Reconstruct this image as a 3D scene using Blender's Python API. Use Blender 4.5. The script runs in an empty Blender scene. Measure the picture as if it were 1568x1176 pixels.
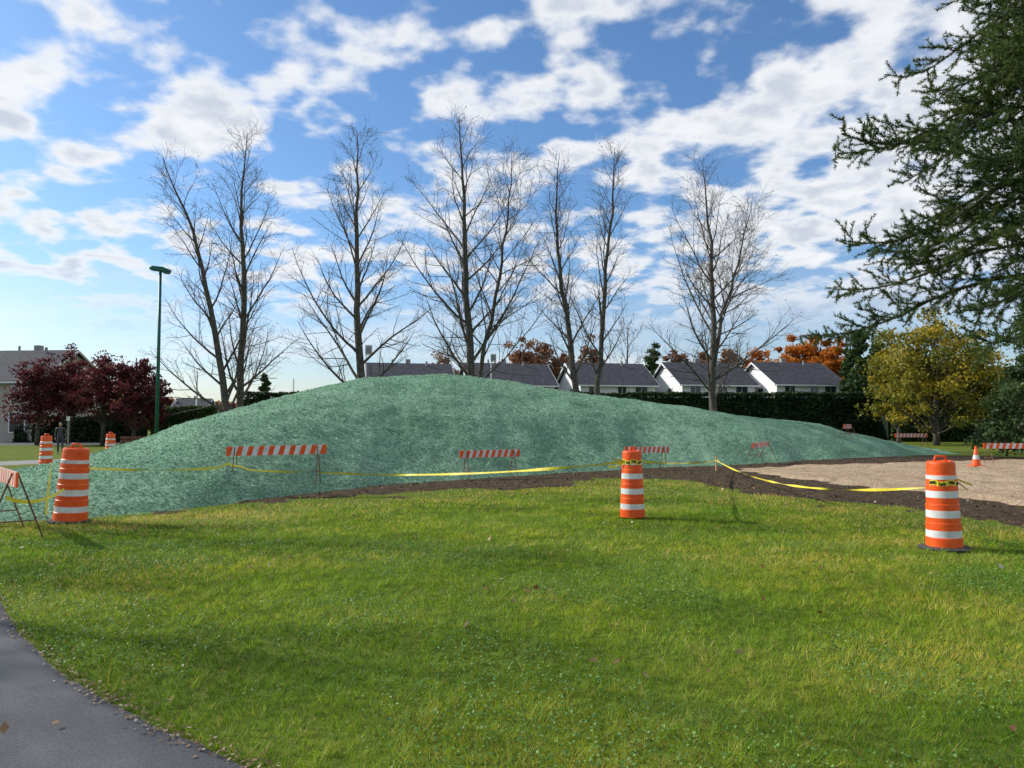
import bpy, math, random
import numpy as np
from mathutils import Vector, Matrix
rng=np.random.default_rng(7); random.seed(7)
scene=bpy.context.scene
EYE=1.6
# ---------------------------------------------------------------- helpers
def link(o):
    scene.collection.objects.link(o); return o
def mesh_np(name,V,F,mats,attr=None,smooth=False,parent=None,midx=None):
    me=bpy.data.meshes.new(name)
    V=np.ascontiguousarray(V,np.float32);F=np.ascontiguousarray(F,np.int32)
    n,k=F.shape
    me.vertices.add(len(V));me.vertices.foreach_set('co',V.ravel())
    me.loops.add(n*k);me.loops.foreach_set('vertex_index',F.ravel())
    me.polygons.add(n);me.polygons.foreach_set('loop_start',np.arange(0,n*k,k,dtype=np.int32))
    if midx is not None: me.polygons.foreach_set('material_index',np.asarray(midx,np.int32))
    me.update(calc_edges=True)
    me.polygons.foreach_set('use_smooth',np.full(n,smooth,dtype=bool))
    if attr is not None:
        a=me.attributes.new('v','FLOAT','POINT'); a.data.foreach_set('value',np.asarray(attr,np.float32))
    for m in (mats if isinstance(mats,list) else [mats]): me.materials.append(m)
    o=link(bpy.data.objects.new(name,me))
    if parent: o.parent=parent
    return o
def empty(name,loc=(0,0,0),rot=0):
    e=link(bpy.data.objects.new(name,None)); e.location=loc; e.rotation_euler=(0,0,rot); e.empty_display_size=.2
    return e
class MB:
    def __init__(s): s.v=[];s.f=[];s.m=[]
    def add(s,vs,fs,m=0):
        b=len(s.v); s.v+= [tuple(v) for v in vs]; s.f+=[tuple(i+b for i in f) for f in fs]; s.m+=[m]*len(fs)
    def box(s,c,size,m=0,M=None):
        x,y,z=[a/2 for a in size]; c=Vector(c)
        vs=[Vector((sx*x,sy*y,sz*z)) for sx in(-1,1) for sy in(-1,1) for sz in(-1,1)]
        vs=[(M@v if M else v)+c for v in vs]
        s.add(vs,[(0,1,3,2),(4,6,7,5),(0,4,5,1),(2,3,7,6),(0,2,6,4),(1,5,7,3)],m)
    def tube(s,pts,rad,n=6,m=0,cap=True):
        pts=[Vector(p) for p in pts]; b=len(s.v); k=len(pts)
        if not hasattr(rad,'__len__'): rad=[rad]*k
        d=(pts[-1]-pts[0]).normalized()
        a=d.cross(Vector((0.3,1,0.1))); 
        if a.length<.1: a=d.cross(Vector((1,0,0)))
        a.normalize()
        for i,p in enumerate(pts):
            t=(pts[min(i+1,k-1)]-pts[max(i-1,0)]).normalized()
            u=(a-t*a.dot(t)).normalized(); w=t.cross(u)
            for j in range(n):
                q=2*math.pi*j/n
                s.v.append(tuple(p+(u*math.cos(q)+w*math.sin(q))*rad[i]))
        for i in range(k-1):
            for j in range(n):
                s.f.append((b+i*n+j,b+i*n+(j+1)%n,b+(i+1)*n+(j+1)%n,b+(i+1)*n+j)); s.m.append(m)
        if cap:
            s.f.append(tuple(b+j for j in reversed(range(n)))); s.m.append(m)
            s.f.append(tuple(b+(k-1)*n+j for j in range(n))); s.m.append(m)
    def revolve(s,prof,c,n=32):   # prof: (r,z,mat of next band)
        b=len(s.v)
        for r,z,m in prof:
            for j in range(n):
                q=2*math.pi*j/n; s.v.append((c[0]+r*math.cos(q),c[1]+r*math.sin(q),c[2]+z))
        for i in range(len(prof)-1):
            for j in range(n):
                s.f.append((b+i*n+j,b+i*n+(j+1)%n,b+(i+1)*n+(j+1)%n,b+(i+1)*n+j)); s.m.append(prof[i][2])
    def obj(s,name,mats,smooth=False,parent=None,bevel=0):
        me=bpy.data.meshes.new(name); me.from_pydata(s.v,[],s.f); me.update()
        me.polygons.foreach_set('material_index',s.m)
        me.polygons.foreach_set('use_smooth',[smooth]*len(s.f))
        for m in (mats if isinstance(mats,list) else [mats]): me.materials.append(m)
        o=link(bpy.data.objects.new(name,me))
        if parent: o.parent=parent
        if bevel:
            b=o.modifiers.new('bevel','BEVEL'); b.width=bevel; b.segments=2; b.limit_method='ANGLE'
        return o
# numpy value noise
_tab=rng.random((256,256))
def vnoise(x,y):
    xi=np.floor(x).astype(int); yi=np.floor(y).astype(int); fx=x-xi; fy=y-yi
    fx=fx*fx*(3-2*fx); fy=fy*fy*(3-2*fy)
    t=lambda a,b:_tab[a&255,b&255]
    return (t(xi,yi)*(1-fx)+t(xi+1,yi)*fx)*(1-fy)+(t(xi,yi+1)*(1-fx)+t(xi+1,yi+1)*fx)*fy
def fbm(x,y,o=4):
    r=0;a=.5;s=0
    for i in range(o):
        c_,s_=math.cos(i*1.1),math.sin(i*1.1)
        r=r+a*vnoise((x*c_-y*s_)*2**i+17*i,(x*s_+y*c_)*2**i+31*i); s+=a; a*=.5
    return r/s
def sdpoly(P,x,y):
    P=np.array(P,float); d=np.full(x.shape,1e9); ins=np.zeros(x.shape,bool)
    n=len(P)
    for i in range(n):
        a=P[i];b=P[(i+1)%n]; e=b-a
        wx=x-a[0];wy=y-a[1]; t=np.clip((wx*e[0]+wy*e[1])/(e@e),0,1)
        d=np.minimum(d,np.hypot(wx-e[0]*t,wy-e[1]*t))
        c=((a[1]>y)!=(b[1]>y))&(x<(b[0]-a[0])*(y-a[1])/((b[1]-a[1]) if b[1]!=a[1] else 1e-9)+a[0])
        ins^=c
    return np.where(ins,d,-d)
# ---------------------------------------------------------------- materials
def newmat(name):
    m=bpy.data.materials.new(name); m.use_nodes=True
    nt=m.node_tree; b=nt.nodes['Principled BSDF']; return m,nt,b
def ramp(nt,fac,stops):
    r=nt.nodes.new('ShaderNodeValToRGB'); e=r.color_ramp.elements
    while len(e)<len(stops): e.new(.5)
    for i,(p,c) in enumerate(stops): e[i].position=p; e[i].color=(*c,1)
    nt.links.new(fac,r.inputs[0]); return r.outputs[0]
def noise(nt,scale,detail=5,rough=.6,vec=None,dist=0):
    n=nt.nodes.new('ShaderNodeTexNoise'); n.inputs['Scale'].default_value=scale; n.inputs['Detail'].default_value=detail
    n.inputs['Roughness'].default_value=rough; n.inputs['Distortion'].default_value=dist
    if vec is None:
        g=nt.nodes.new('ShaderNodeNewGeometry'); vec=g.outputs['Position']
    nt.links.new(vec,n.inputs['Vector']); return n.outputs['Fac']
def mixc(nt,fac,a,b,mode='MIX'):
    m=nt.nodes.new('ShaderNodeMix'); m.data_type='RGBA'; m.blend_type=mode
    for s,v in ((0,fac),(6,a),(7,b)):
        if isinstance(v,(int,float)): m.inputs[s].default_value=v
        elif isinstance(v,tuple): m.inputs[s].default_value=(*v,1)
        else: nt.links.new(v,m.inputs[s])
    return m.outputs[2]
def bump(nt,b,h,strength=.5,dist=.02):
    n=nt.nodes.new('ShaderNodeBump'); n.inputs['Strength'].default_value=strength; n.inputs['Distance'].default_value=dist
    nt.links.new(h,n.inputs['Height']); nt.links.new(n.outputs[0],b.inputs['Normal'])
def mnoise(name,c1,c2,scale,rough=.9,bs=0,bscale=None,bd=.02,spec=.3,big=None,p=(.35,.65)):
    m,nt,b=newmat(name)
    col=ramp(nt,noise(nt,scale),[(p[0],c1),(p[1],c2)])
    if big:
        col=mixc(nt,ramp(nt,noise(nt,big[0],3),[(.35,(0,0,0)),(.65,(1,1,1))]),col,mixc(nt,1.0,col,big[1],'MULTIPLY'))
    nt.links.new(col,b.inputs['Base Color']); b.inputs['Roughness'].default_value=rough
    b.inputs['Specular IOR Level'].default_value=spec
    if bs: bump(nt,b,noise(nt,bscale or scale,6),bs,bd)
    return m
def leafmat(name,stops,trans=.35,rough=.6,posnoise=None,spec=.3):
    m,nt,b=newmat(name)
    a=nt.nodes.new('ShaderNodeAttribute'); a.attribute_name='v'
    col=ramp(nt,a.outputs['Fac'],stops)
    if posnoise:
        col=mixc(nt,ramp(nt,noise(nt,posnoise[0],3),[(.38,(0,0,0)),(.62,(1,1,1))]),col,mixc(nt,1.0,col,posnoise[1],'MULTIPLY'))
    nt.links.new(col,b.inputs['Base Color']); b.inputs['Roughness'].default_value=rough
    b.inputs['Specular IOR Level'].default_value=spec
    t=nt.nodes.new('ShaderNodeBsdfTranslucent'); nt.links.new(col,t.inputs['Color'])
    ms=nt.nodes.new('ShaderNodeMixShader'); ms.inputs[0].default_value=trans
    nt.links.new(b.outputs[0],ms.inputs[1]); nt.links.new(t.outputs[0],ms.inputs[2])
    nt.links.new(ms.outputs[0],nt.nodes['Material Output'].inputs['Surface'])
    return m
M_ground=mnoise('lawn_soil',(0.06,0.10,0.014),(0.15,0.20,0.03),14,1,.8,60,.03,.1,big=(.35,(1.25,1.05,.8)))
M_mound=mnoise('hydroseed_mulch',(0.135,0.27,0.175),(0.37,0.57,0.40),13,1,1,26,.07,.1,big=(.55,(.62,.73,.67)),p=(.36,.64))
M_soil=mnoise('bare_soil',(0.04,0.027,0.018),(0.11,0.078,0.05),5,1,1,22,.06,.1)
M_sand=mnoise('sand',(0.33,0.245,0.16),(0.56,0.43,0.30),2.4,1,1,9,.09,.1,big=(.6,(.84,.80,.75)),p=(.3,.7))
M_asph=mnoise('asphalt',(0.04,0.042,0.047),(0.12,0.122,0.128),160,.75,.6,220,.004,.4,big=(1.6,(.66,.66,.70)))
M_bark=mnoise('bark',(0.045,0.040,0.034),(0.13,0.115,0.095),7,.95,.6,20,.03,.2)
M_orange=mnoise('orange_plastic',(0.80,0.085,0.008),(0.88,0.13,0.015),6,.42,spec=.4,big=(7,(.86,.75,.8)))
M_white=mnoise('white_reflective',(0.60,0.61,0.62),(0.78,0.78,0.78),8,.4,big=(6,(.85,.84,.8)))
M_rubber=mnoise('rubber',(0.03,0.03,0.03),(0.07,0.07,0.068),20,.8)
M_metal=mnoise('galvanised_steel',(0.18,0.18,0.18),(0.32,0.32,0.31),20,.5)
M_rust=mnoise('rusty_steel',(0.12,0.05,0.03),(0.22,0.12,0.08),20,.7)
M_yellow=mnoise('yellow_tape',(0.70,0.58,0.03),(0.82,0.72,0.10),12,.4)
M_black=mnoise('black_print',(0.01,0.01,0.01),(0.03,0.03,0.03),12,.5)
M_pole=mnoise('green_paint',(0.01,0.10,0.075),(0.02,0.14,0.10),6,.45)
M_wood=mnoise('wood',(0.32,0.2,0.1),(0.45,0.3,0.16),15,.8)
M_brown=mnoise('brown_paint',(0.10,0.04,0.02),(0.16,0.07,0.04),8,.7)
M_roof=mnoise('shingles',(0.035,0.037,0.045),(0.075,0.078,0.09),3,.9,.5,12,.03)
M_glass,_n,_b=newmat('window_glass'); _b.inputs['Base Color'].default_value=(.03,.035,.045,1); _b.inputs['Roughness'].default_value=.08
def siding(name,c):
    m,nt,b=newmat(name)
    g=nt.nodes.new('ShaderNodeTexCoord'); w=nt.nodes.new('ShaderNodeTexWave'); w.bands_direction='Z'; w.wave_profile='SAW'
    w.inputs['Scale'].default_value=1.6; nt.links.new(g.outputs['Object'],w.inputs['Vector'])
    col=mixc(nt,ramp(nt,noise(nt,1.5),[(.3,(0,0,0)),(.7,(1,1,1))]),c,tuple(a*.88 for a in c))
    nt.links.new(col,b.inputs['Base Color']); b.inputs['Roughness'].default_value=.6
    bump(nt,b,w.outputs['Fac'],.5,.03); return m
M_side=siding('white_siding',(0.76,0.77,0.78)); M_beige=siding('beige_siding',(0.42,0.38,0.31))
M_trim=mnoise('white_trim',(0.7,0.7,0.7),(0.78,0.78,0.78),4,.5)
# ---------------------------------------------------------------- terrain
def mound_edges(x):
    yf=np.interp(x,[-24,-8.1,-6.6,-5.6,-3.6,-1.5,2.4,8.3,20.2,24],[11.6,11.8,12.2,14.4,18.0,20.3,23.9,27.5,36.4,38])
    yr=np.interp(x,[-22,-16,-13,-12,-10.6,-8.4,-5.2,-2.3,.2,1.9,6.6,13.4,16.8,20.8],[15,17.5,24,27,28,29,31,32,33,33.5,35,37,37.6,38])
    H=np.interp(x,[-24,-20,-16,-13.5,-12.1,-10.6,-8.4,-6.9,-5.2,-2.3,.2,1.9,6.6,13.4,16.8,20.8,23],[-.1,.05,.10,.22,.50,1.15,2.4,2.95,3.38,3.45,3.3,2.98,2.40,1.58,1.1,.2,-.2])
    return yf,yr,H
def mound_h(x,y,detail=True):
    x=np.asarray(x,float);y=np.asarray(y,float)
    yf=0;yr=0;H=0
    for o,w in((-1.2,.15),(-.6,.2),(0,.3),(.6,.2),(1.2,.15)):
        a,b,c=mound_edges(x+o); yf=yf+a*w; yr=yr+b*w; H=H+c*w
    yf=yf+(fbm(x*.5+5,y*.1,3)-.5)*1.0
    s=np.clip((y-yf)/(yr-yf),0,1); t=np.clip((y-yr)/np.minimum(7,5+H),0,1)
    p=np.where(y<yr,np.sin(math.pi/2*s)**1.12,np.cos(math.pi/2*t)**1.2)
    h=H*p+.03*np.clip((y-yf)*2,0,1)
    h=h-.12*np.clip(yf-y,0,3)-.15*np.clip((y-yr)/np.minimum(7,5+H)-1,0,2)
    if detail:
        h=h+(fbm(x*.35,y*.35,3)-.5)*.35*np.clip(H*p/1.2,0,1)+((fbm(x*1.6,y*1.6,4)-.5)*.11+(fbm(x*6,y*6,2)-.5)*.06)*np.clip((y-yf)*1.5,.1,1)
    return h
def grid(x0,x1,y0,y1,c,fn,name,mat,keep=-.04):
    xs=np.arange(x0,x1+c,c); ys=np.arange(y0,y1+c,c); X,Y=np.meshgrid(xs,ys)
    Z=fn(X,Y); ny,nx=X.shape; I=np.arange(nx*ny).reshape(ny,nx)
    F=np.stack([I[:-1,:-1],I[:-1,1:],I[1:,1:],I[1:,:-1]],-1).reshape(-1,4)
    z=Z.ravel(); F=F[z[F].max(1)>keep]
    used=np.unique(F); mp=np.zeros(nx*ny,int); mp[used]=np.arange(len(used))
    V=np.stack([X.ravel(),Y.ravel(),z],-1)[used]
    return mesh_np(name,V,mp[F],mat,smooth=True)
grid(-24,24,9.5,46,.11,mound_h,'mound',M_mound)
# ground to the horizon
gx=np.concatenate([[-3000,-1200,-500,-200,-100],np.arange(-60,61,2.),[100,200,500,1200,3000]])
gy=np.concatenate([[-300,-100,-30],np.arange(-10,101,2.),[150,250,500,1200,3000]])
X_,Y_=np.meshgrid(gx,gy); ny,nx=X_.shape; I=np.arange(nx*ny).reshape(ny,nx)
F=np.stack([I[:-1,:-1],I[:-1,1:],I[1:,1:],I[1:,:-1]],-1).reshape(-1,4)
mesh_np('ground',np.stack([X_.ravel(),Y_.ravel(),0*X_.ravel()],-1),F,M_ground)
SOIL=[(-6.4,12.6),(-4.9,14.3),(-3.2,16.1),(-1.0,17.8),(1.4,19.3),(3.0,20.8),(4.0,20.6),(5.6,17.2),(6.6,14.2),(7.6,11.8),(9.6,9.4),(26,18),(26,33),(21,34.5),(19,35),(8,30),(0,24),(-4,20),(-6,15)]
SAND=[(6.9,24.6),(8.0,19.8),(9.4,14.6),(12,10.2),(28,20),(27,31),(20.9,31),(15.4,29),(10.8,27)]
def soil_d(x,y): return sdpoly(SOIL,x,y)+(fbm(x*.9,y*.9,4)-.5)*2.6
def soil_h(x,y):
    return np.clip(soil_d(x,y)*.08,-.08,.022)+(fbm(x*3,y*3,3)-.5)*.035
def sand_h(x,y):
    d=sdpoly(SAND,x,y)+(fbm(x*1.1+9,y*1.1,4)-.5)*.9
    r=x*.45+y*.9
    return np.clip(d*.14,-.1,.075)+(fbm(x*.9,y*.9,5)-.5)*.13+.012*np.sin(r*5+6*fbm(x*.4,y*.4,2))+(fbm(x*3.3,y*3.3,2)-.5)*.04
grid(-8,27,9,37,.12,soil_h,'soil',M_soil)
grid(5,29,9,33,.09,sand_h,'sand',M_sand)
PATH=[(-.2,-6),(.2,0),(.1,1.8),(-.45,2.9),(-1.1,3.5),(-1.9,4.05),(-2.72,4.75),(-3.75,5.8),(-4.75,7.0),(-6.4,8.6),(-9,10.2),(-13,11),(-13,7.5),(-9.5,6.8),(-7.2,5.0),(-5.2,2.5),(-3.6,0),(-3.4,-6)]
def path_h(x,y):
    d=sdpoly(PATH,x,y)+(fbm(x*2.5,y*2.5,3)-.5)*.10
    return np.clip(d*.35,-.1,.016)
grid(-13.5,1,-6,11.5,.05,path_h,'asphalt_path',M_asph,keep=-.02)
PATH2=[(-40,22.5),(-24,24.3),(-19,26.5),(-15,32),(-10,41),(-12.5,42),(-17.5,33.5),(-21,29),(-26,27.2),(-40,25.5)]
grid(-40,-9,22,43,.2,lambda x,y:np.clip((sdpoly(PATH2,x,y)+(fbm(x,y,2)-.5)*.15)*.3,-.1,.015),'park_path',mnoise('pale_asphalt',(0.2,0.19,0.18),(0.28,0.27,0.25),8,.9))
STREET=[(-90,50),(-30,50),(-24,58),(-90,58)]
grid(-90,-22,49,59,.5,lambda x,y:np.clip(sdpoly(STREET,x,y)*.3,-.1,.012),'street',M_asph)
# ---------------------------------------------------------------- grass blades
M_grass=leafmat('grass_blades',[(0,(0.04,0.12,0.006)),(.5,(0.16,0.32,0.014)),(.85,(0.31,0.45,0.035)),(1,(0.50,0.42,0.17))],.45,.5,posnoise=(.45,(1.55,1.18,.95)),spec=.2)
M_clover=leafmat('clover_leaves',[(0,(0.06,0.17,0.02)),(1,(0.24,0.42,0.12))],.3,.5,spec=.35)
def free(x,y,m=0.0):
    k=mound_h(x,y,False)<-.0
    s=soil_d(x,y)
    patch=rng.random(x.shape)<np.clip(-s*.8+.12,.06,1)
    return k&patch&(path_h(x,y)<-.001)
def band(y0,y1,dens):
    A=.80*(y1*y1-y0*y0)*1.0; n=int(A*dens)
    y=np.sqrt(rng.random(n)*(y1*y1-y0*y0)+y0*y0); x=(rng.random(n)*2-1)*(.76*y+.6)
    k=free(x,y); return x[k],y[k]
def blades(x,y,w,hmin,hmax,cl):
    n=len(x); a=rng.random(n)*6.283
    # tufts: neighbouring blades share lean direction, height and tone
    tuft=fbm(x*cl,y*cl,3); l=fbm(x*cl*.6+31,y*cl*.6,2)*16+rng.normal(0,.7,n)
    h=(hmin+(hmax-hmin)*rng.random(n)**1.3)*(.15+1.7*tuft); lean=h*(.25+1.2*rng.random(n))
    ww=w*(.6+.8*rng.random(n))
    z=np.zeros(n)
    b0=np.stack([x-ww*np.cos(a),y-ww*np.sin(a),z-.004],-1); b1=np.stack([x+ww*np.cos(a),y+ww*np.sin(a),z-.004],-1)
    t=np.stack([x+lean*np.cos(l),y+lean*np.sin(l),h],-1)
    worn=np.clip(1-np.abs(soil_d(x,y)+1.0)/1.6,0,1)*(y>10)
    v=np.clip(.45+.2*rng.standard_normal(n)+(fbm(x*.4+3,y*.8,4)-.5)*1.5+(tuft-.5)*1.0,0,.93)
    pd=.035*np.clip(1+9*(fbm(x*.5+9,y*.7,3)-.5),.1,4)+.35*worn
    v=np.where(rng.random(n)<pd,1,v)
    return np.stack([b0,b1,t],1).reshape(-1,3),np.repeat(v,3)
VV=[];AA=[]
for y0,y1,dens,w,h0,h1,cl in((2.4,5,6000,.0019,.02,.06,13),(5,8.5,3300,.0028,.02,.06,10),(8.5,14,1350,.0048,.02,.062,7),(14,24,430,.009,.02,.06,4)):
    x,y=band(y0,y1,dens); V,a=blades(x,y,w,h0,h1,cl); VV.append(V);AA.append(a)
V=np.concatenate(VV);a=np.concatenate(AA)
mesh_np('grass',V,np.arange(len(V)).reshape(-1,3),M_grass,a)
def quads(C,s,flat=0.,asp=.7):
    n=len(C); u=rng.standard_normal((n,3)); u[:,2]*=(1-flat); u/=np.linalg.norm(u,axis=1)[:,None]
    w=rng.standard_normal((n,3)); 
    if flat>0:
        nn=rng.standard_normal((n,3))*(1-flat)+np.array([0,0,1.]); w=np.cross(nn,u)
    w-=(w*u).sum(1)[:,None]*u; w/=np.linalg.norm(w,axis=1)[:,None]+1e-9
    s=(s*(.6+.8*rng.random(n)))[:,None]
    V=np.stack([C-u*s,C-w*s*asp,C+u*s,C+w*s*asp],1).reshape(-1,3)
    return V,np.arange(4*n).reshape(-1,4)
x,y=band(2.6,10,1100); k=fbm(x*.8+40,y*.8,4)+.15*rng.random(len(x))>.59; x=x[k];y=y[k]
C=np.stack([x,y,.018+.028*rng.random(len(x))],-1); V,F=quads(C,.008,.6,.9)
mesh_np('clover',V,F,M_clover,np.repeat(rng.random(len(x)),4))
# mulch fibres on the mound
n=260000; x=-17+36*rng.random(n); y=11.5+22*rng.random(n)**1.2; z=mound_h(x,y); k=(z>.01); x=x[k];y=y[k];z=z[k]
C=np.stack([x,y,z+.013],-1); V,F=quads(C,.022,.4,.5)
mesh_np('hydroseed_fibres',V,F,leafmat('mulch_fibre',[(0,(0.05,0.14,0.085)),(.5,(0.24,0.43,0.285)),(1,(0.55,0.72,0.56))],.15,.9),np.repeat(rng.random(len(x)),4))
# clods on the soil
n=11000; x=-7+33*rng.random(n); y=10+22*rng.random(n); s=soil_h(x,y); k=(s>.004)&(mound_h(x,y)<0)&(sand_h(x,y)<0); x=x[k];y=y[k]
C=np.stack([x,y,s[k]+.012],-1); V,F=quads(C,.026,.2,.7)
mesh_np('soil_clods',V,F,leafmat('clod',[(0,(0.03,0.02,0.013)),(.8,(0.10,0.07,0.045)),(1,(0.2,0.17,0.10))],0,1),np.repeat(rng.random(len(x)),4))
# fallen leaves
n=380; y=np.sqrt(rng.random(n)*(20**2-9)+9); x=(rng.random(n)*2-1)*.75*y; k=(path_h(x,y)<.02)&(mound_h(x,y)<0); x=x[k];y=y[k]
C=np.stack([x,y,.045+0*x],-1); V,F=quads(C,.028,.45,.7)
mesh_np('fallen_leaves',V,F,leafmat('dry_leaf',[(0,(0.13,0.06,0.03)),(.7,(0.33,0.2,0.09)),(1,(0.6,0.52,0.4))],.2),np.repeat(rng.random(len(x)),4))
n=1300; t=rng.random(n); pe=np.array(PATH[3:11]); i=(t*(len(pe)-1)).astype(int); f=(t*(len(pe)-1)-i)[:,None]
P=pe[i]*(1-f)+pe[i+1]*f+rng.standard_normal((n,2))*.045-.01
C=np.concatenate([P,np.full((n,1),.024)],1); V,F=quads(C,.011,.8,.7)
mesh_np('path_edge_leaf_litter',V,F,leafmat('litter',[(0,(0.10,0.06,0.03)),(.7,(0.28,0.18,0.09)),(1,(0.45,0.38,0.28))],.1),np.repeat(rng.random(n),4))
# ---------------------------------------------------------------- bare trees
def branch_pts(p,d,L,n,up,jit):
    pts=[p.copy()]; d=d.normalized(); q=p.copy()
    for i in range(n):
        d=(d+Vector((random.gauss(0,jit),random.gauss(0,jit),up+random.gauss(0,jit*.6)))).normalized()
        q=q+d*(L/n); pts.append(q.copy())
    return pts
def along(pts,f):
    t=f*(len(pts)-1); i=min(int(t),len(pts)-2); u=t-i
    return pts[i].lerp(pts[i+1],u),(pts[i+1]-pts[i]).normalized()
def side(d,ang,az):
    a=d.cross(Vector((0,0,1)))
    if a.length<.15: a=Vector((1,0,0))
    a.normalize(); b=d.cross(a)
    return (d*math.cos(ang)+(a*math.cos(az)+b*math.sin(az))*math.sin(ang)).normalized()
def bare_tree(name,way,r0,spread=1.,n1=24,start=.2,l1=.40,ang=(28,50),dens=1.,seed=1,split=None,twr=.0085,leaves=0):
    random.seed(seed)
    mb=MB(); tips=[]
    trunks=[(way,r0)]
    if split: trunks+=split
    for wy,rr in trunks:
        wy=[Vector(w) for w in wy]
        tp=[]
        for i in range(len(wy)-1):
            for k in range(4): tp.append(wy[i].lerp(wy[i+1],k/4)+Vector((random.gauss(0,.05),random.gauss(0,.05),0))*(i>0 or k>0))
        tp.append(wy[-1]); N=len(tp)
        tr=[rr*(1-i/(N-1))**.9+.012 for i in range(N)]; tr[0]*=1.3
        mb.tube(tp,tr,9)
        Ht=(tp[-1]-tp[0]).length; ph=random.random()*6
        for i in range(n1):
            f=start+(.97-start)*((i+random.random()*.8)/n1)
            p,d=along(tp,f); r=rr*(1-f)**.9*.38+.009
            L=Ht*l1*(1-f)**.75*(.55+.7*random.random())+.5
            ph+=2.4+random.gauss(0,.3)
            a1=math.radians(random.uniform(*ang))*spread*(1.15-.45*f)
            b1=branch_pts(p,side(d,a1,ph),L,7,.05+.02*(1-f),.08)
            mb.tube(b1,[max(r*(1-.88*k/7),twr) for k in range(8)],5,cap=False)
            n2=int((3+L*2.1)*dens)
            for j in range(n2):
                f2=.15+.83*(j+random.random())/n2; p2,d2=along(b1,f2)
                L2=(L*.42*(1-f2)+.5)*(.6+.7*random.random())
                b2=branch_pts(p2,side(d2,math.radians(random.uniform(28,62)),random.random()*6.28),L2,4,.05,.11)
                r2=max(r*(1-.88*f2)*.45,twr)
                mb.tube(b2,[max(r2*(1-.6*k/4),twr*.8) for k in range(5)],4,cap=False)
                n3=int((2+L2*3.8)*dens)
                for k in range(n3):
                    f3=.2+.8*(k+random.random())/n3; p3,d3=along(b2,f3)
                    L3=random.uniform(.25,.95)
                    b3=branch_pts(p3,side(d3,math.radians(random.uniform(25,65)),random.random()*6.28),L3,2,.06,.14)
                    mb.tube(b3,[twr*.8,twr*.65,twr*.45],3,cap=False)
                    if random.random()<leaves: 
                        c=b3[-1]; u=Vector((random.gauss(0,1),random.gauss(0,1),random.gauss(0,1))).normalized()*.045; w=u.cross(Vector((.3,.5,.8))).normalized()*.035
                        mb.add([c-u,c-w,c+u,c+w],[(0,1,2,3)],1)
    return mb.obj(name,[M_bark,M_lastleaf],smooth=True)
M_lastleaf=mnoise('last_leaves',(0.10,0.09,0.03),(0.25,0.2,0.06),3,.7)
def X(u,d): return (u-784)/1150*d
def Z(v,d): return EYE+(645-v)/1150*d
def way(pts,d,dy=0): return [(X(u,d),d+dy*i,max(Z(v,d),-.1)) for i,(u,v) in enumerate(pts)]
D=41
bare_tree('poplar_tree',way([(354,690),(345,620),(322,470),(290,350),(240,235)],D),.24,1.1,26,.17,.38,seed=3,leaves=.07)
bare_tree('poplar_tree',way([(360,690),(368,600),(370,420),(364,320),(372,195)],D+1),.24,1.05,27,.2,.36,seed=4,leaves=.07)
bare_tree('poplar_tree',way([(553,690),(551,580),(545,440),(543,320),(541,190)],D),.27,1.1,28,.17,.38,seed=5,leaves=.07)
bare_tree('poplar_tree',way([(722,690),(722,560),(712,420),(708,300),(702,175)],D),.27,1.1,28,.18,.39,seed=6,split=[(way([(728,690),(735,560),(765,420),(778,320),(783,215)],D,.3),.14)],leaves=.07)
bare_tree('poplar_tree',way([(890,690),(882,590),(866,470),(852,350),(858,230)],D),.21,.9,25,.24,.31,seed=8,leaves=.07)
bare_tree('poplar_tree',way([(912,690),(916,590),(928,440),(940,320),(944,218)],D+.6),.18,.95,24,.25,.29,seed=9,leaves=.07)
bare_tree('poplar_tree',way([(1092,690),(1092,600),(1094,460),(1090,370),(1080,245)],D+1),.24,1.25,27,.18,.49,seed=10,split=[(way([(1093,560),(1110,480),(1140,400),(1165,300)],D+1,.3),.12)],leaves=.07)
# poplars further left along the park edge; their shadows streak the lawn
bare_tree('poplar_tree',[(-19.5,15.2,-.1),(-19.4,15.2,4),(-19.6,15.3,8),(-19.3,15.2,12.5)],.13,1.1,18,.2,.42,seed=14,dens=.6,twr=.012,leaves=.5)
bare_tree('poplar_tree',[(-16.5,9.9,-.1),(-16.6,9.9,4),(-16.3,10.0,8),(-16.6,9.9,12)],.12,1.1,18,.2,.42,seed=15,dens=.6,twr=.012,leaves=.5)
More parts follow.
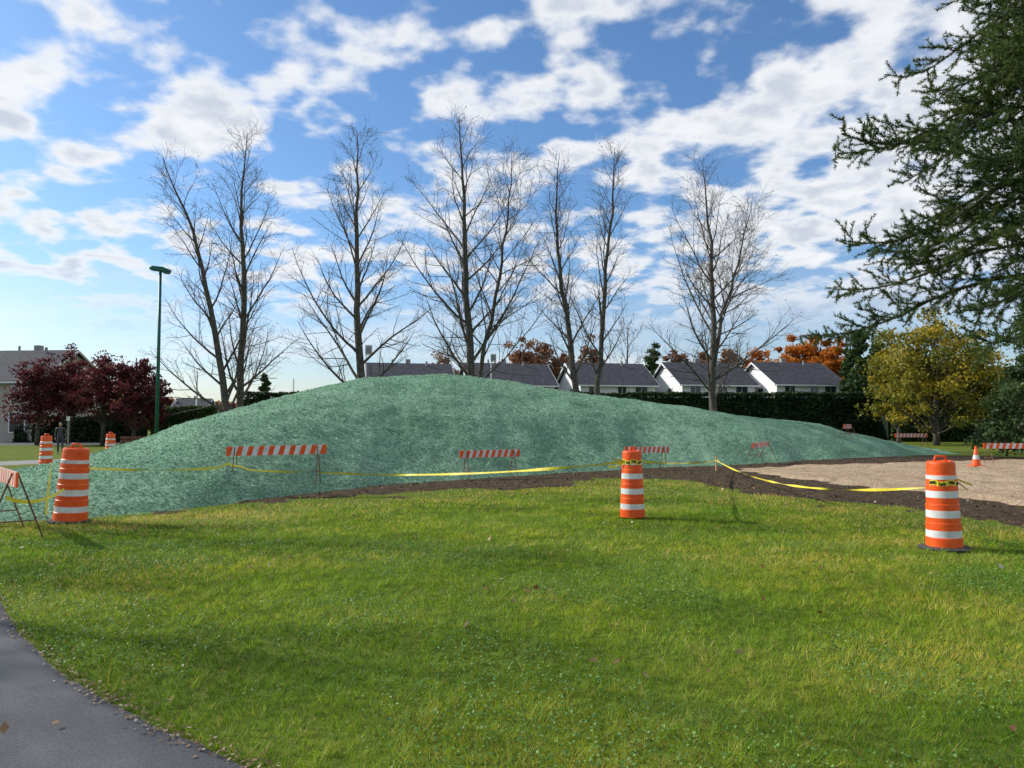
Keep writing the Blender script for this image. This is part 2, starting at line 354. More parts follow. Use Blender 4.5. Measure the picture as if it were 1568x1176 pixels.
# ---------------------------------------------------------------- leafy trees
def crown_tree(name,x,y,h,rx,mat,trunk=.2,base=.25,nclump=45,nleaf=9000,ls=.16,seed=1,shape='round',cs=1.):
    random.seed(seed); r=np.random.default_rng(seed)
    e=empty(name,(x,y,0))
    mb=MB(); zb=h*base; cz=(h+zb)/2; rz=(h-zb)/2
    mb.tube([(0,0,-.1),(.05,.05,zb),(0,.1,cz),(.1,0,h*.92)],[trunk*1.2,trunk,trunk*.6,.03],8)
    C=[]
    for i in range(nclump):
        q=r.standard_normal(3); q/=np.linalg.norm(q); rad=r.random()**.45*(.78+.42*r.random())
        if shape=='cone':
            f=r.random()**1.4; rr=rx*(1-f)**.8+.1; a=r.random()*6.28; rad=.35+.65*r.random()
            c=np.array([math.cos(a)*rr*rad,math.sin(a)*rr*rad,zb+f*(h-zb)*.97])
        else:
            k=1-.35*max(q[2],0)
            c=np.array([q[0]*rx*rad*k,q[1]*rx*rad*k,cz+q[2]*rz*rad*.93])
        C.append(c)
        if i%2==0: 
            z0=min(max(zb*.8,c[2]-rx*.7),c[2]); mb.tube([(0,0,z0),(c[0]*.5,c[1]*.5,(z0+c[2])/2-.1),tuple(c)],[trunk*.3,trunk*.18,.015],4,cap=False)
    mb.obj('trunk',[M_bark],True,e)
    C=np.array(C); k=r.integers(0,nclump,nleaf); cr=cs*rx*(.12+.17*r.random(nclump)); 
    q=r.standard_normal((nleaf,3)); q/=np.linalg.norm(q,axis=1)[:,None]
    q*=(r.random(nleaf)**.45)[:,None]; q[:,2]*=.7
    P=C[k]+q*cr[k][:,None]*(1.0+.6*r.random(nleaf))[:,None]
    V,F=quads(P,ls); tone=r.random(nclump)
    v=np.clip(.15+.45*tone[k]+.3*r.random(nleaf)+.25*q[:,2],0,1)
    mesh_np('foliage',V,F,mat,np.repeat(v,4),parent=e)
    return e
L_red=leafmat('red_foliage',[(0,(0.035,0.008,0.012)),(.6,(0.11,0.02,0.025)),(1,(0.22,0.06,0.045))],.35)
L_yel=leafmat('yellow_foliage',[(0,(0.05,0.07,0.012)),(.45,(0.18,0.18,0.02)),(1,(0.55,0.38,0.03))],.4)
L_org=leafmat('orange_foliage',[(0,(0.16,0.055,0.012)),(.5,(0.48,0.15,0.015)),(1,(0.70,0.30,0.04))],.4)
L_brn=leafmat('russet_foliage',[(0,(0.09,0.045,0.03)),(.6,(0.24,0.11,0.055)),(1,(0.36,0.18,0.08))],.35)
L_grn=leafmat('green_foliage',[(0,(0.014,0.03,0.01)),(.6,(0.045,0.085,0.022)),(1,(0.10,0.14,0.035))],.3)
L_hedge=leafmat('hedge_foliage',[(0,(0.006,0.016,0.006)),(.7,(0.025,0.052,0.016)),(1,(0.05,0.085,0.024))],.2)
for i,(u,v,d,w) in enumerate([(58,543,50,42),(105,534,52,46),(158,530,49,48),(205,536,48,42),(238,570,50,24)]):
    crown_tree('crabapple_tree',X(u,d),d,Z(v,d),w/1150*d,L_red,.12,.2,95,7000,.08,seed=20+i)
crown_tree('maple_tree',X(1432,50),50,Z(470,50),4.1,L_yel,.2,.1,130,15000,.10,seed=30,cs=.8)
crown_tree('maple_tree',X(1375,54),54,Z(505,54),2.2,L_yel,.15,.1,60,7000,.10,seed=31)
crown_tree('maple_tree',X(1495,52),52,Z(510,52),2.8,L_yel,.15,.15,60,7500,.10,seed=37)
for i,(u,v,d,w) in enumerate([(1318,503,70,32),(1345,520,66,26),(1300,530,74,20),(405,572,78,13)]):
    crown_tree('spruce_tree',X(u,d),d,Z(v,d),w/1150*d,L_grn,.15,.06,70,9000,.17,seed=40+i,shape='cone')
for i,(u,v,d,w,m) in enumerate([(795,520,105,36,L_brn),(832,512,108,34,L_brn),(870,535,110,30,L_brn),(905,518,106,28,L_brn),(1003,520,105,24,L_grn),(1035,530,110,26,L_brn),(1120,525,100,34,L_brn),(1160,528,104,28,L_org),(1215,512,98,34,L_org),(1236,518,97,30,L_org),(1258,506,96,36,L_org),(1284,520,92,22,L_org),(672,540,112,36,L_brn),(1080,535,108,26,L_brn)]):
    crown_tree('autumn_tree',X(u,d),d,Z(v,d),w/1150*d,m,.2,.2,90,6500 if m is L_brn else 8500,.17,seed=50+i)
bare_tree('bare_maple_tree',way([(960,690),(960,600),(961,540),(962,490)],95),.22,1.2,16,.3,.5,seed=71,dens=.5,twr=.02)
bare_tree('bare_maple_tree',way([(690,690),(690,600),(686,550),(684,520)],95),.2,1.2,12,.3,.5,seed=72,dens=.5,twr=.02)
bare_tree('bare_maple_tree',way([(1130,690),(1126,600),(1128,560),(1131,515)],80),.15,1.2,12,.3,.5,seed=73,dens=.5,twr=.015)
crown_tree('pine_tree',X(1605,31),31,Z(440,31),2.6,L_grn,.2,.08,150,24000,.07,seed=80,shape='cone',cs=.8)
crown_tree('pine_tree',X(1690,36),36,Z(330,36),3.8,L_grn,.25,.08,120,18000,.10,seed=81,shape='cone')
def foliage_mass(name,x0,x1,y,dep,h,mat,n,ls=.12,hv=.15,jag=.6,seed=1,y1=None):
    r=np.random.default_rng(seed); t=r.random(n); x=x0+(x1-x0)*t; yy=y+((y1 or y)-y)*t
    hh=h*(1-hv+2*hv*fbm(x*jag,yy*0+seed*7,3))
    s=r.random(n); z=np.where(s<.7,hh*r.random(n),hh); fy=np.where(s<.7,-dep/2,(r.random(n)-.5)*dep)
    P=np.stack([x+r.normal(0,.06,n),yy+fy+(fbm(x*1.2,z*1.2+3,3)-.5)*.6+r.normal(0,.05,n),z+r.normal(0,.05,n)],-1)
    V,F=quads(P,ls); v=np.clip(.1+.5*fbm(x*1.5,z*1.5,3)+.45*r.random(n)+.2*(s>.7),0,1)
    e=empty(name,(0,0,0)); mesh_np('foliage',V,F,mat,np.repeat(v,4),parent=e)
    mb=MB(); dx=x1-x0; dy=(y1 or y)-y; L=math.hypot(dx,dy); a=math.atan2(dy,dx)
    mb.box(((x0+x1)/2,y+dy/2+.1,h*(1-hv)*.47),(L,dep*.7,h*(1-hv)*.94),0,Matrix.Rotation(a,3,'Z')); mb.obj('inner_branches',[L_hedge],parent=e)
    return e
foliage_mass('cedar_hedge',X(500,62),X(1350,62),62,1.6,3.85,L_hedge,60000,.11,.03,.8,1)
foliage_mass('cedar_hedge',X(378,58),X(500,60),58,1.6,3.7,L_hedge,9000,.11,.04,.8,2)
foliage_mass('cedar_hedge',X(238,60),X(335,60),60,1.5,2.6,L_grn,9000,.11,.06,.6,3)
foliage_mass('cedar_hedge',X(60,60),X(240,60),58,1.5,1.9,L_hedge,9000,.11,.1,.6,4)
foliage_mass('shrubs',X(1350,60),X(1800,60),60,3,4.2,L_grn,30000,.16,.35,.35,5)
foliage_mass('distant_tree_row',-260,-30,170,8,5.5,L_brn,14000,.8,.45,.06,6)
foliage_mass('distant_tree_row',30,220,120,8,10,L_grn,16000,.5,.4,.07,7)
# ---------------------------------------------------------------- near larch
def larch(name,x,y,h,seed,lmax,zmin,nb=112):
    random.seed(seed); r=np.random.default_rng(seed)
    e=empty(name,(x,y,0)); mb=MB()
    mb.tube([(0,0,-.1),(.05,0,h*.3),(0,.05,h*.6),(0,0,h)],[.24,.2,.12,.02],10)
    NP=[];ND=[]
    def needles(pts,den):
        for i in range(len(pts)-1):
            a,b=pts[i],pts[i+1]; L=(b-a).length; n=max(2,int(L*den)); 
            t=r.random(n)[:,None]; A=np.array(a);B=np.array(b); P=A+(B-A)*t; dd=(B-A)/max(L,1e-6)
            q=r.standard_normal((n,3)); q-=(q@dd)[:,None]*dd; q/=np.linalg.norm(q,axis=1)[:,None]
            NP.append(P); ND.append(q*.8+dd*.6+np.array([0,0,.12]))
    ph=0
    for i in range(nb):
        f=(i+random.random())/nb; z=zmin+(h*.96-zmin)*f; ph+=2.4+random.gauss(0,.25)
        L=(lmax*(1-f)**.6+.3)*random.uniform(.6,1.05)
        d=Vector((math.cos(ph),math.sin(ph),random.uniform(-.05,.4)))
        pts=[Vector((0,0,z))]; q=pts[0].copy(); N=10
        for k in range(N):
            s=k/N; d=(d+Vector((random.gauss(0,.09),random.gauss(0,.09),(-.14 if s<.55 else .16)+random.gauss(0,.04)))).normalized()
            q=q+d*L/N; pts.append(q.copy())
        mb.tube(pts,[.035*(1-.85*k/N)*(.5+.5*L/lmax)+.004 for k in range(N+1)],5,cap=False)
        needles(pts[3:],240)
        n2=int(L*10)
        for j in range(n2):
            f2=.12+.88*(j+random.random())/n2; p2,d2=along(pts,f2)
            L2=(.3+.85*(1-f2)*min(L/lmax+.2,1))*random.uniform(.5,1.2)
            dd=side(d2,math.radians(random.uniform(35,70)),random.choice([0,math.pi])+random.gauss(0,.8))
            b2=branch_pts(p2,dd,L2,5,random.choice([-.10,-.06,.06,.12]),.12)
            mb.tube(b2,[.009,.007,.006,.005,.004,.003],3,cap=False); needles(b2,230)
            for k in range(int(L2*6)):
                p3,d3=along(b2,.15+.8*random.random())
                b3=branch_pts(p3,side(d3,math.radians(random.uniform(30,60)),random.random()*6.28),random.uniform(.12,.36),2,.06,.14)
                mb.tube(b3,[.005,.004,.003],3,cap=False); needles(b3,230)
    mb.obj('trunk_and_branches',[M_bark],True,e)
    P=np.concatenate(NP);Dn=np.concatenate(ND); n=len(P); Dn/=np.linalg.norm(Dn,axis=1)[:,None]
    sd=np.cross(Dn,r.standard_normal((n,3))); sd/=np.linalg.norm(sd,axis=1)[:,None]
    L=(.045+.035*r.random(n))[:,None]; w=.0068
    V=np.stack([P-sd*w,P+sd*w,P+Dn*L],1).reshape(-1,3)
    mesh_np('needles',V,np.arange(3*n).reshape(-1,3),leafmat(name+'_needles',[(0,(0.016,0.045,0.012)),(.6,(0.06,0.11,0.025)),(1,(0.17,0.19,0.035))],.35),np.repeat(np.clip(.5*fbm(P[:,0]*1.5,P[:,2]*1.5,3)+.6*r.random(n),0,1),3),parent=e)
larch('larch_tree',9.1,11.6,14.5,97,4.5,3.9)
# ---------------------------------------------------------------- houses
def house(name,x,y,w,dep,eave,ridge,rot,wall,wins,chim=True,floors=2):
    e=empty(name,(x,y,0),rot)
    mb=MB(); r=dep/2
    mb.add([(0,0,0),(w,0,0),(w,dep,0),(0,dep,0),(0,0,eave),(w,0,eave),(w,dep,eave),(0,dep,eave),(0,r,ridge),(w,r,ridge)],
       [(0,1,5,4),(2,3,7,6),(3,0,4,8,7),(1,2,6,9,5)])
    mb.obj('walls',[wall],parent=e)
    mb=MB(); ov=.35; sl=(ridge-eave)/r; t=.16
    for s in(0,1):
        y0=-ov if s==0 else dep+ov; z0=eave-ov*sl
        q=[(-ov,y0,z0+.02),(w+ov,y0,z0+.02),(w+ov,r,ridge+.02),(-ov,r,ridge+.02)]
        vs=q+[(a,b,c+t) for a,b,c in q]
        mb.add(vs,[(0,1,2,3),(4,7,6,5),(0,4,5,1),(1,5,6,2),(3,2,6,7),(0,3,7,4)])
    mb.obj('roof',[M_roof],parent=e)
    mb=MB()
    for xx in(-ov-.03,w+ov+.03):
        for s in(0,1):
            y0=-ov if s==0 else dep+ov; z0=eave-ov*sl
            mb.tube([(xx,y0,z0+.06),(xx,r,ridge+.06)],.09,4)
    mb.box((w/2,-ov-.06,eave-ov*sl+.06),(w+.6,.1,.14))
    mb.obj('trim',[M_trim],parent=e)
    fr=MB();gl=MB()
    for (wx,wz,ww,wh) in wins:
        fr.box((wx,-.03,wz),(ww+.2,.06,wh+.2)); gl.box((wx-ww/4-.01,-.07,wz),(ww/2-.05,.03,wh)); gl.box((wx+ww/4+.01,-.07,wz),(ww/2-.05,.03,wh))
    for wz in (1.8,4.4)[:floors]:
        fr.box((-.03,dep*.35,wz),(.06,1.1,1.3)); gl.box((-.07,dep*.35,wz),(.03,.9,1.1))
    fr.obj('window_frames',[M_trim],parent=e); gl.obj('window_glass',[M_glass],parent=e)
    d=MB(); d.box((w*.45,-.05,1.05),(.95,.08,2.1)); d.obj('door',[M_brown],parent=e)
    c=MB()
    c.tube([(w*.3,r+.5,ridge-.4),(w*.3,r+.5,ridge+.6)],.09,8); c.tube([(w*.72,r-.5,ridge-.5),(w*.72,r-.5,ridge+.35)],.12,8)
    c.box((w*.5,r+.8,ridge+.1),(.5,.5,1.1)); c.obj('chimney_and_vents',[M_metal],parent=e)
for i,(u,dd) in enumerate([(566,75),(722,75),(889,75),(1045,74.5),(1190,74)]):
    w=[8.4,8.6,8.0,8.0,7.5][i]
    house('white_house',X(u,dd),dd,w,8,5.3,7.6,math.radians(13),M_side,[(1.4,4.45,1.1,1.3),(w*.5+.4,4.45,.9,1.3),(w-1.5,4.45,1.3,1.3),(1.6,1.6,1.3,1.4),(w-1.6,1.6,1.8,1.5)])
house('beige_house',X(-90,58),58,7.6,9,4.7,7.3,math.radians(-6),M_beige,[(6.4,3.6,1.0,1.3),(6.4,1.5,1.2,1.4),(4,3.6,1,1.3)])
house('grey_house',X(262,120),120,5,8,3.2,5.2,math.radians(8),M_beige,[(2,1.6,1,1.2)])
# ---------------------------------------------------------------- drums
def drum(name,x,y,z=0,h=1.12,rot=0,tilt=0,wrap=None,base=True,s=1.):
    e=empty(name,(x,y,z),rot); e.rotation_euler=(0,tilt,rot)
    mb=MB(); O,W,R=0,1,2
    prof=[(.205,.03,O),(.203,.15,O),(.196,.16,W),(.196,.245,O),(.196,.33,O),(.188,.34,O),(.188,.40,W),(.186,.49,O),(.186,.56,O),(.178,.57,O),(.178,.645,W),(.176,.73,O),(.176,.79,O),(.168,.80,O),(.168,.87,W),(.168,.92,O),(.160,.93,O),(.158,1.06,O),(.152,1.085,O),(.13,1.095,O),(.125,1.075,O),(.001,1.075,O)]
    k=h/1.12
    mb.revolve([(r*s,zz*k,m) for r,zz,m in prof],(0,0,0),40)
    mb.obj('barrel',[M_orange,M_white,M_rubber],False,e)
    hb=MB(); hb.tube([(-.08,0,1.07*k),(-.06,0,1.15*k),(.06,0,1.15*k),(.08,0,1.07*k)],.016,8); hb.obj('handle',[M_orange],True,e)
    if base:
        b=MB(); b.revolve([(.001,.0,0),(.31,.0,0),(.315,.025,0),(.27,.038,0),(.22,.042,0),(.20,.05,0)],(0,0,.004),10); b.obj('rubber_base',[M_rubber],False,e)
    if wrap:
        t=MB(); n=28; a0,a1=wrap[1]
        vs=[];fs=[]; R0=.168*s+.006
        zf=lambda q: wrap[0]+.012*math.sin(q*.5)
        for i in range(n+1):
            a=a0+(a1-a0)*i/n; rr=R0+.003*math.sin(i*2.1)
            vs+=[(rr*math.cos(a),rr*math.sin(a),zf(i)),(rr*math.cos(a),rr*math.sin(a),zf(i)+.065)]
            if i<n: fs.append((2*i,2*i+2,2*i+3,2*i+1))
        t.add(vs,fs); 
        for j in range(n):
            a=a0+(a1-a0)*(j+.5)/n
            if j%7<5:
                rr=R0+.006; Mx=Matrix.Rotation(a,3,'Z')
                zc=zf(j+.5)+.033; c=Vector((rr*math.cos(a),rr*math.sin(a),zc))
                tn=Vector((-math.sin(a),math.cos(a),0))
                t.box(c+tn*.006,(.003,.005,.036),1,Mx); t.box(c-tn*.004,(.003,.004,.036),1,Mx)
                t.box(c+Vector((0,0,.014*(-1)**j))+tn*.001,(.0035,.006,.007),1,Mx)
        t.obj('caution_tape_wrap',[M_yellow,M_black],parent=e)
    return e
drum('traffic_drum',5.42,9.5,h=1.13,tilt=-.02,wrap=(.80,(-2.9,-.4)),s=1.02)
drum('traffic_drum',1.99,12.5,h=1.14,rot=1,wrap=(.90,(-3.9,-1.6)),base=False)
drum('traffic_drum',-6.98,11.95,z=.01,h=1.2,tilt=.06,s=1.2)
drum('traffic_drum',X(73,24),24,h=1.16)
drum('traffic_drum',X(171,29),29,h=1.14)
drum('traffic_drum',X(251,33),33,h=1.05)
def cone(x,y):
    e=empty('traffic_cone',(x,y,.08)); mb=MB()
    mb.revolve([(.15,.03,0),(.11,.24,1),(.08,.38,0),(.03,.68,0),(.001,.685,0)],(0,0,0),24); mb.obj('cone_body',[M_orange,M_white],True,e)
    b=MB(); b.box((0,0,.02),(.4,.4,.035)); b.obj('base',[M_orange],parent=e,bevel=.01)
cone(X(1492,25.5),25.5)
# ---------------------------------------------------------------- barricades
def barricade(x,y,z,yaw,L=2.1,H=.82,bh=.2,roll=0,leg=M_rust):
    e=empty('barricade',(x,y,z),yaw); e.rotation_euler=(0,roll,yaw)
    mb=MB(); n=19; w=L/n
    for i in range(n):
        xa=-L/2+i*w; sk=.03
        a0=xa+(sk if i>0 else 0); b0=xa+w+(sk if i<n-1 else 0)
        a1=xa-(sk if i>0 else 0); b1=xa+w-(sk if i<n-1 else 0)
        vs=[(a1,-.015,H-bh),(b1,-.015,H-bh),(b0,-.015,H),(a0,-.015,H),(a1,.015,H-bh),(b1,.015,H-bh),(b0,.015,H),(a0,.015,H)]
        mb.add(vs,[(0,1,2,3),(5,4,7,6),(3,2,6,7),(1,0,4,5)]+([(0,3,7,4)] if i==0 else [])+([(1,5,6,2)] if i==n-1 else []),i%2)
    mb.obj('striped_board',[M_orange,M_white],parent=e)
    l=MB()
    for sx in(-L/2+.18,L/2-.18):
        l.tube([(sx,-.03,H-.02),(sx,-.36,-.03)],.012,6); l.tube([(sx,.03,H-.02),(sx,.36,-.03)],.012,6)
        l.tube([(sx,-.24,.27),(sx,.24,.27)],.009,6)
    l.obj('legs',[leg],parent=e)
def mh(x,y): return max(float(mound_h(np.array([x]),np.array([y]))[0]),0)
for (x,y,yaw,L,H,ro) in [(X(426,16.3),16.3,.12,2.1,.83,-.02),(X(751,21),21,.35,1.75,.80,-.01),(X(990,24.4),24.4,.2,1.5,.78,0),(X(1164,28.5),28.5,.9,1.7,.72,-.02),(X(1297,35),35,.9,1.3,.7,0),(X(1394,40),40,.1,1.85,.8,0),(X(1550,27.5),27.5,-.1,2.1,.8,0),(-7.12,10.62,-.85,1.9,.93,0)]:
    barricade(x,y,mh(x,y),yaw,L,H,roll=ro)
# ---------------------------------------------------------------- tape
def tape(name,segs,hw=.024):
    vs=[];fs=[]
    for (p,q,sag) in segs:
        p=Vector(p);q=Vector(q); L=(q-p).length; n=max(8,int(L/.08)); base=len(vs); ph=random.random()*6
        dr=(q-p).normalized(); sd=Vector((-dr.y,dr.x,0)).normalized()
        for i in range(n+1):
            t=i/n; c=p.lerp(q,t); c.z-=4*sag*t*(1-t)
            tw=.95*math.sin(ph+t*L*.9)+.5*math.sin(t*L*2.7)
            w=(Vector((0,0,1))*math.cos(tw)+sd*math.sin(tw))*hw*(1+.25*math.sin(t*L*3+ph))
            gz=mh(c.x,c.y)+.03
            if c.z-.04<gz: c.z=gz+.04
            vs+=[c-w,c+w]
            if i<n: fs.append((base+2*i,base+2*i+2,base+2*i+3,base+2*i+1))
    m=MB(); m.add(vs,fs,0); return m.obj(name,[M_yellow])
tape('caution_tape',[((-6.78,11.95,.86),(-6.1,16.2,.62),.05),((-6.1,16.2,.62),(-4.2,16.3,.52),.05),((-4.2,16.3,.50),(1.84,12.4,.93),.12),((2.15,12.55,.93),(6.5,24,.36),.06),
  ((-6.95,11.72,.55),(-7.3,10.9,.5),.12),((-7.18,11.75,.95),(-7.2,11.68,.15),0),((-7.45,10.75,.45),(-11,11.5,.4),.25)])
tape('caution_tape',[((6.5,24,.36),(5.3,9.6,.76),.33),((1.84,12.34,.92),(1.55,12.2,.86),.02),((1.84,12.34,.95),(1.62,12.3,.98),.0),((5.58,9.5,.88),(5.76,9.45,.80),.0),((5.58,9.5,.86),(5.70,9.45,.74),.0)],.018)
st=MB(); st.tube([(6.5,24,-.05),(6.5,24,.5)],.03,4); st.obj('wooden_stake',[M_wood])
# ---------------------------------------------------------------- street lamp etc
def lamp(x,y,h,s=1.):
    e=empty('street_lamp',(x,y,0)); m=MB(); m.tube([(0,0,0),(0,0,.04)],.22,12); m.tube([(0,0,.04),(0,0,h*.5),(0,0,h)],[.11,.095,.075],12); m.obj('pole',[M_pole],True,e)
    a=MB(); Mx=Matrix.Rotation(math.radians(6),3,'Y')
    a.box((0,0,h+.10),(1.05,.5,.16),0,Mx); a.box((-.1,0,h+.22),(.7,.4,.10),0,Mx); a.box((.33,0,h-.06),(.3,.4,.12),0,Mx); a.obj('lamp_head',[M_pole],parent=e,bevel=.03)
lamp(X(241,42),42,Z(414,42))
def pole(name,u,d,v,r=.06,box=None):
    m=MB(); h=Z(v,d); m.tube([(X(u,d),d,0),(X(u,d),d,h)],r,8)
    if box: m.box((X(u,d)+box[3],d-.1,h+box[4]),box[:3]); m.box((X(u,d)+box[3],d-.24,h+box[4]),(box[0]*.8,.03,box[2]*.7),1)
    m.obj(name,[M_trim,M_metal])
pole('floodlight',560,66,542,.05,(.6,.25,.9,.25,.35))
pole('floodlight',752,66,554,.05,(.5,.25,.7,.2,.35))
pole('utility_pole',301,80,568,.09); pole('utility_pole',449,90,580,.09)
pole('utility_pole',1408,62,620,.06)
s=MB(); xs=X(106,44); s.tube([(xs,44,0),(xs,44,1.9)],.035,8); s.box((xs,43.95,1.75),(.2,.03,.25),1); s.obj('park_sign',[M_metal,M_white])
for u,d in((281,39),(292,39.5)):
    x=X(u,d); m=MB(); m.box((x,d,.62),(.55,.55,.9)); m.box((x,d,.15),(.45,.45,.1)); m.box((x,d,1.12),(.62,.62,.10),1)
    for k in range(4): m.box((x-.2+k*.133,d-.285,.62),(.09,.02,.8),1)
    m.obj('trash_bin',[M_brown,M_rubber])
def bench(x,y,rot):
    e=empty('park_bench',(x,y,0),rot); m=MB()
    for k in range(4): m.box((0,-.2+k*.13,.45),(1.8,.11,.04))
    m.obj('seat',[M_brown],parent=e); m=MB()
    for k in range(3): m.box((0,.28+k*.03,.6+k*.14),(1.8,.03,.11))
    m.obj('backrest',[M_brown],parent=e); m=MB()
    for sx in(-.75,.75):
        m.box((sx,-.18,.21),(.05,.05,.42)); m.tube([(sx,.24,0),(sx,.26,.45),(sx,.36,.95)],.03,6); m.box((sx,0,.40),(.05,.42,.05))
    m.obj('legs',[M_rubber],parent=e)
bench(X(218,33),33,.3)
def table(x,y,rot):
    e=empty('picnic_table',(x,y,0),rot); m=MB()
    for k in range(5): m.box((0,-.32+k*.16,.75),(1.8,.14,.04))
    m.obj('table_top',[M_brown],parent=e); m=MB()
    for s_ in(-.7,.7):
        for k in(0,.13): m.box((0,s_+k*np.sign(s_),.45),(1.8,.11,.04))
    m.obj('seats',[M_brown],parent=e); m=MB()
    for sx in(-.6,.6):
        m.tube([(sx,-.65,0),(sx,-.2,.73)],.035,6); m.tube([(sx,.65,0),(sx,.2,.73)],.035,6); m.box((sx,0,.40),(.06,1.5,.06))
    m.obj('legs',[M_metal],parent=e)
table(X(322,46),46,.2)
# ---------------------------------------------------------------- person
def person(x,y,h,rot):
    e=empty('person',(x,y,0),rot); k=h/1.75
    J={'pel':(0,0,.95,.13,.10),'spi':(0,0,1.15,.13,.10),'che':(0,.01,1.35,.17,.11),'neck':(0,0,1.50,.055,.055),
       'hipL':(-.09,0,.90,.09,.09),'kneL':(-.10,-.03,.50,.06,.06),'ankL':(-.10,.02,.09,.045,.045),'toeL':(-.11,-.14,.04,.04,.03),
       'hipR':(.09,0,.90,.09,.09),'kneR':(.11,-.08,.51,.06,.06),'ankR':(.12,-.10,.09,.045,.045),'toeR':(.13,-.25,.04,.04,.03),
       'shL':(-.19,0,1.42,.06,.06),'elL':(-.25,.03,1.14,.045,.045),'wrL':(-.24,-.08,.90,.03,.03),
       'shR':(.19,0,1.42,.06,.06),'elR':(.25,.05,1.14,.045,.045),'wrR':(.24,-.06,.90,.03,.03)}
    E=[('pel','spi'),('spi','che'),('che','neck'),('pel','hipL'),('hipL','kneL'),('kneL','ankL'),('ankL','toeL'),('pel','hipR'),('hipR','kneR'),('kneR','ankR'),('ankR','toeR'),('che','shL'),('shL','elL'),('elL','wrL'),('che','shR'),('shR','elR'),('elR','wrR')]
    names=list(J); me=bpy.data.meshes.new('body'); me.from_pydata([tuple(a*k for a in J[n][:3]) for n in names],[(names.index(a),names.index(b)) for a,b in E],[])
    o=link(bpy.data.objects.new('body',me)); o.parent=e
    md=o.modifiers.new('skin','SKIN'); 
    for i,n in enumerate(names):
        sv=me.skin_vertices[0].data[i]; sv.radius=(J[n][3]*k,J[n][4]*k); sv.use_root=(n=='pel')
    o.modifiers.new('sub','SUBSURF').levels=2; o.modifiers['sub'].render_levels=2
    m,nt,b=newmat('dark_clothes'); 
    g=nt.nodes.new('ShaderNodeTexCoord'); sp=nt.nodes.new('ShaderNodeSeparateXYZ'); nt.links.new(g.outputs['Object'],sp.inputs[0])
    mp=nt.nodes.new('ShaderNodeMath'); mp.operation='GREATER_THAN'; mp.inputs[1].default_value=.92*k; nt.links.new(sp.outputs[2],mp.inputs[0])
    nt.links.new(mixc(nt,mp.outputs[0],(0.02,0.025,0.045),(0.035,0.035,0.04)),b.inputs['Base Color']); me.materials.append(m)
    skin=mnoise('skin',(0.42,0.25,0.18),(0.48,0.3,0.22),8,.6); hair=mnoise('hair',(0.03,0.02,0.015),(0.06,0.04,0.03),30,.7)
    h_=MB(); c=(0,-.01*k,1.63*k)
    def ell(mb,c,r,m=0,n=14):
        vs=[];fs=[]
        for i in range(n+1):
            t=math.pi*i/n
            for j in range(n): a=2*math.pi*j/n; vs.append((c[0]+r[0]*math.sin(t)*math.cos(a),c[1]+r[1]*math.sin(t)*math.sin(a),c[2]+r[2]*math.cos(t)))
        for i in range(n):
            for j in range(n): fs.append((i*n+j,(i+1)*n+j,(i+1)*n+(j+1)%n,i*n+(j+1)%n))
        mb.add(vs,fs,m)
    ell(h_,c,(.075*k,.09*k,.115*k)); ell(h_,(0,-.10*k,1.62*k),(.014*k,.02*k,.022*k)); 
    for sx in(-1,1): ell(h_,(sx*.076*k,0,1.63*k),(.012*k,.02*k,.03*k)); ell(h_,(sx*.03*k,-.085*k,1.645*k),(.012*k,.01*k,.008*k),1)
    ell(h_,(0,.015*k,1.66*k),(.086*k,.095*k,.105*k),1); ell(h_,(0,-.09*k,1.575*k),(.022*k,.012*k,.007*k),2)
    h_.obj('head',[skin,hair,mnoise('lips',(0.3,0.1,0.09),(0.35,0.13,0.11),8,.5)],True,e)
    hd=MB()
    for sx in(-1,1):
        w=Vector((sx*.24,-.075,.90)); ell(hd,(w.x*k,(w.y-.01)*k,(w.z-.05)*k),(.018*k,.036*k,.05*k))
        for f in range(4):
            y0=w.y-.04+f*.02; l=[.065,.075,.07,.055][f]
            hd.tube([(w.x*k,y0*k,(w.z-.09)*k),(w.x*k-.004*sx,(y0-.008)*k,(w.z-.09-l*.6)*k),(w.x*k-.012*sx,(y0-.01)*k,(w.z-.09-l)*k)],[.009*k,.008*k,.006*k],6)
        hd.tube([(w.x*k,(w.y-.035)*k,(w.z-.03)*k),((w.x-.01*sx)*k,(w.y-.065)*k,(w.z-.07)*k),((w.x-.012*sx)*k,(w.y-.07)*k,(w.z-.1)*k)],[.011*k,.009*k,.007*k],6)
    hd.obj('hands',[skin],True,e)
person(X(94,37),37,1.55,.5)
# ---------------------------------------------------------------- light, sky
az=math.radians(-72); el=math.radians(31)
sd=Vector((math.sin(az)*math.cos(el),math.cos(az)*math.cos(el),math.sin(el)))
L=bpy.data.lights.new('sun','SUN'); L.energy=5.0; L.angle=math.radians(.6); L.color=(1,.94,.85)
lo=link(bpy.data.objects.new('sun',L)); lo.rotation_euler=sd.to_track_quat('Z','Y').to_euler()
w=bpy.data.worlds.new('World'); scene.world=w; w.use_nodes=True; nt=w.node_tree
bg=nt.nodes['Background']; bg.inputs[1].default_value=.14
sky=nt.nodes.new('ShaderNodeTexSky'); sky.sky_type='NISHITA'; sky.sun_disc=False; sky.sun_elevation=el; sky.sun_rotation=az%(2*math.pi)
sky.air_density=1.0; sky.dust_density=.8; sky.ozone_density=1.6
def mth(op,a,b=None,c=None,clamp=False):
    m=nt.nodes.new('ShaderNodeMath'); m.operation=op; m.use_clamp=clamp
    for i,v in enumerate((a,b,c)):
        if v is None: continue
        if isinstance(v,(int,float)): m.inputs[i].default_value=v
        else: nt.links.new(v,m.inputs[i])
    return m.outputs[0]
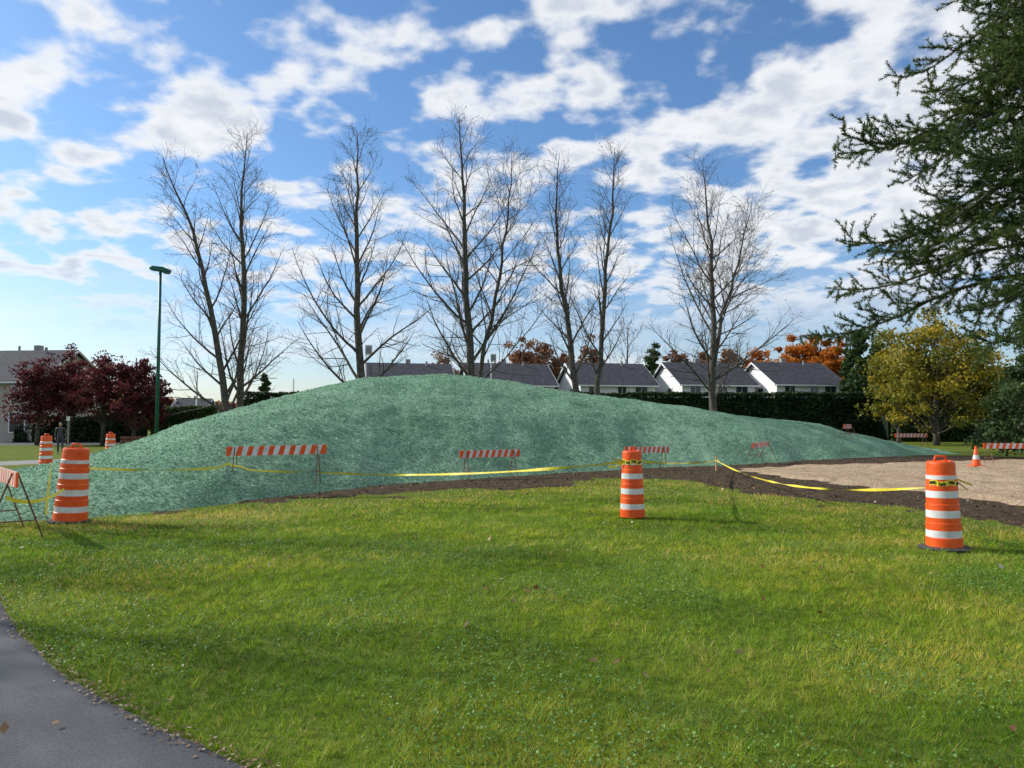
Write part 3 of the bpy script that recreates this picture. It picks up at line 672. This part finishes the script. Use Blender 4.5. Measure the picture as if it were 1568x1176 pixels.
def mrange(v,a,b,c=0,d=1,smooth=True):
    m=nt.nodes.new('ShaderNodeMapRange'); m.interpolation_type='SMOOTHSTEP' if smooth else 'LINEAR'
    nt.links.new(v,m.inputs[0])
    for i,q in enumerate((a,b,c,d)): m.inputs[i+1].default_value=q
    return m.outputs[0]
tc=nt.nodes.new('ShaderNodeTexCoord'); sp=nt.nodes.new('ShaderNodeSeparateXYZ'); nt.links.new(tc.outputs['Generated'],sp.inputs[0])
zz=mth('ADD',mth('MAXIMUM',sp.outputs[2],0),.20)
px=mth('DIVIDE',sp.outputs[0],zz); py=mth('DIVIDE',sp.outputs[1],zz)
cb=nt.nodes.new('ShaderNodeCombineXYZ'); nt.links.new(px,cb.inputs[0]); nt.links.new(py,cb.inputs[1]); cb.inputs[2].default_value=2.1
n1=noise(nt,7.4,9,.48,cb.outputs[0],.0)
n2=noise(nt,1.9,3,.5,cb.outputs[0])
cov=mth('ADD',n1,mth('MULTIPLY',mth('SUBTRACT',n2,.5),.42))
cov=mth('ADD',cov,mrange(px,.1,.9,0,.13))
cov=mth('ADD',cov,mrange(px,-.3,-1.2,0,.03))
dens=mrange(cov,.435,.63)
fade=mrange(sp.outputs[2],.07,.20); dens=mth('MULTIPLY',dens,fade)
cb2=nt.nodes.new('ShaderNodeCombineXYZ'); nt.links.new(mth('MULTIPLY',px,.35),cb2.inputs[0]); nt.links.new(mth('MULTIPLY',py,1.2),cb2.inputs[1])
n3=noise(nt,1.8,5,.5,cb2.outputs[0]); st_=mth('MULTIPLY',mrange(n3,.40,.68),.6)
dens=mth('MAXIMUM',dens,mth('MULTIPLY',st_,mrange(sp.outputs[2],.24,.05)))
n4=noise(nt,9,5,.5,cb.outputs[0])
shade=mth('MULTIPLY',mrange(cov,.56,.74),mrange(n4,.34,.60))
ccol=mixc(nt,shade,(6.7,6.8,6.95),(4.5,4.85,5.5))
tint=mixc(nt,mrange(sp.outputs[2],.0,.3),(.84,.92,1.08),(.68,.93,1.16))
skyc=mixc(nt,1.0,sky.outputs[0],tint,'MULTIPLY')
col=mixc(nt,mth('MULTIPLY',dens,.95),skyc,ccol)
nt.links.new(col,bg.inputs[0])
# ---------------------------------------------------------------- camera
cam=bpy.data.cameras.new('camera'); cam.sensor_width=36; cam.lens=36*1150/1568; cam.clip_end=6000; cam.clip_start=.05
co=link(bpy.data.objects.new('camera',cam)); co.location=(0,0,EYE); co.rotation_euler=(math.radians(90+2.84),0,0)
scene.camera=co
scene.view_settings.view_transform='Standard'; scene.view_settings.look='None'; scene.view_settings.exposure=0
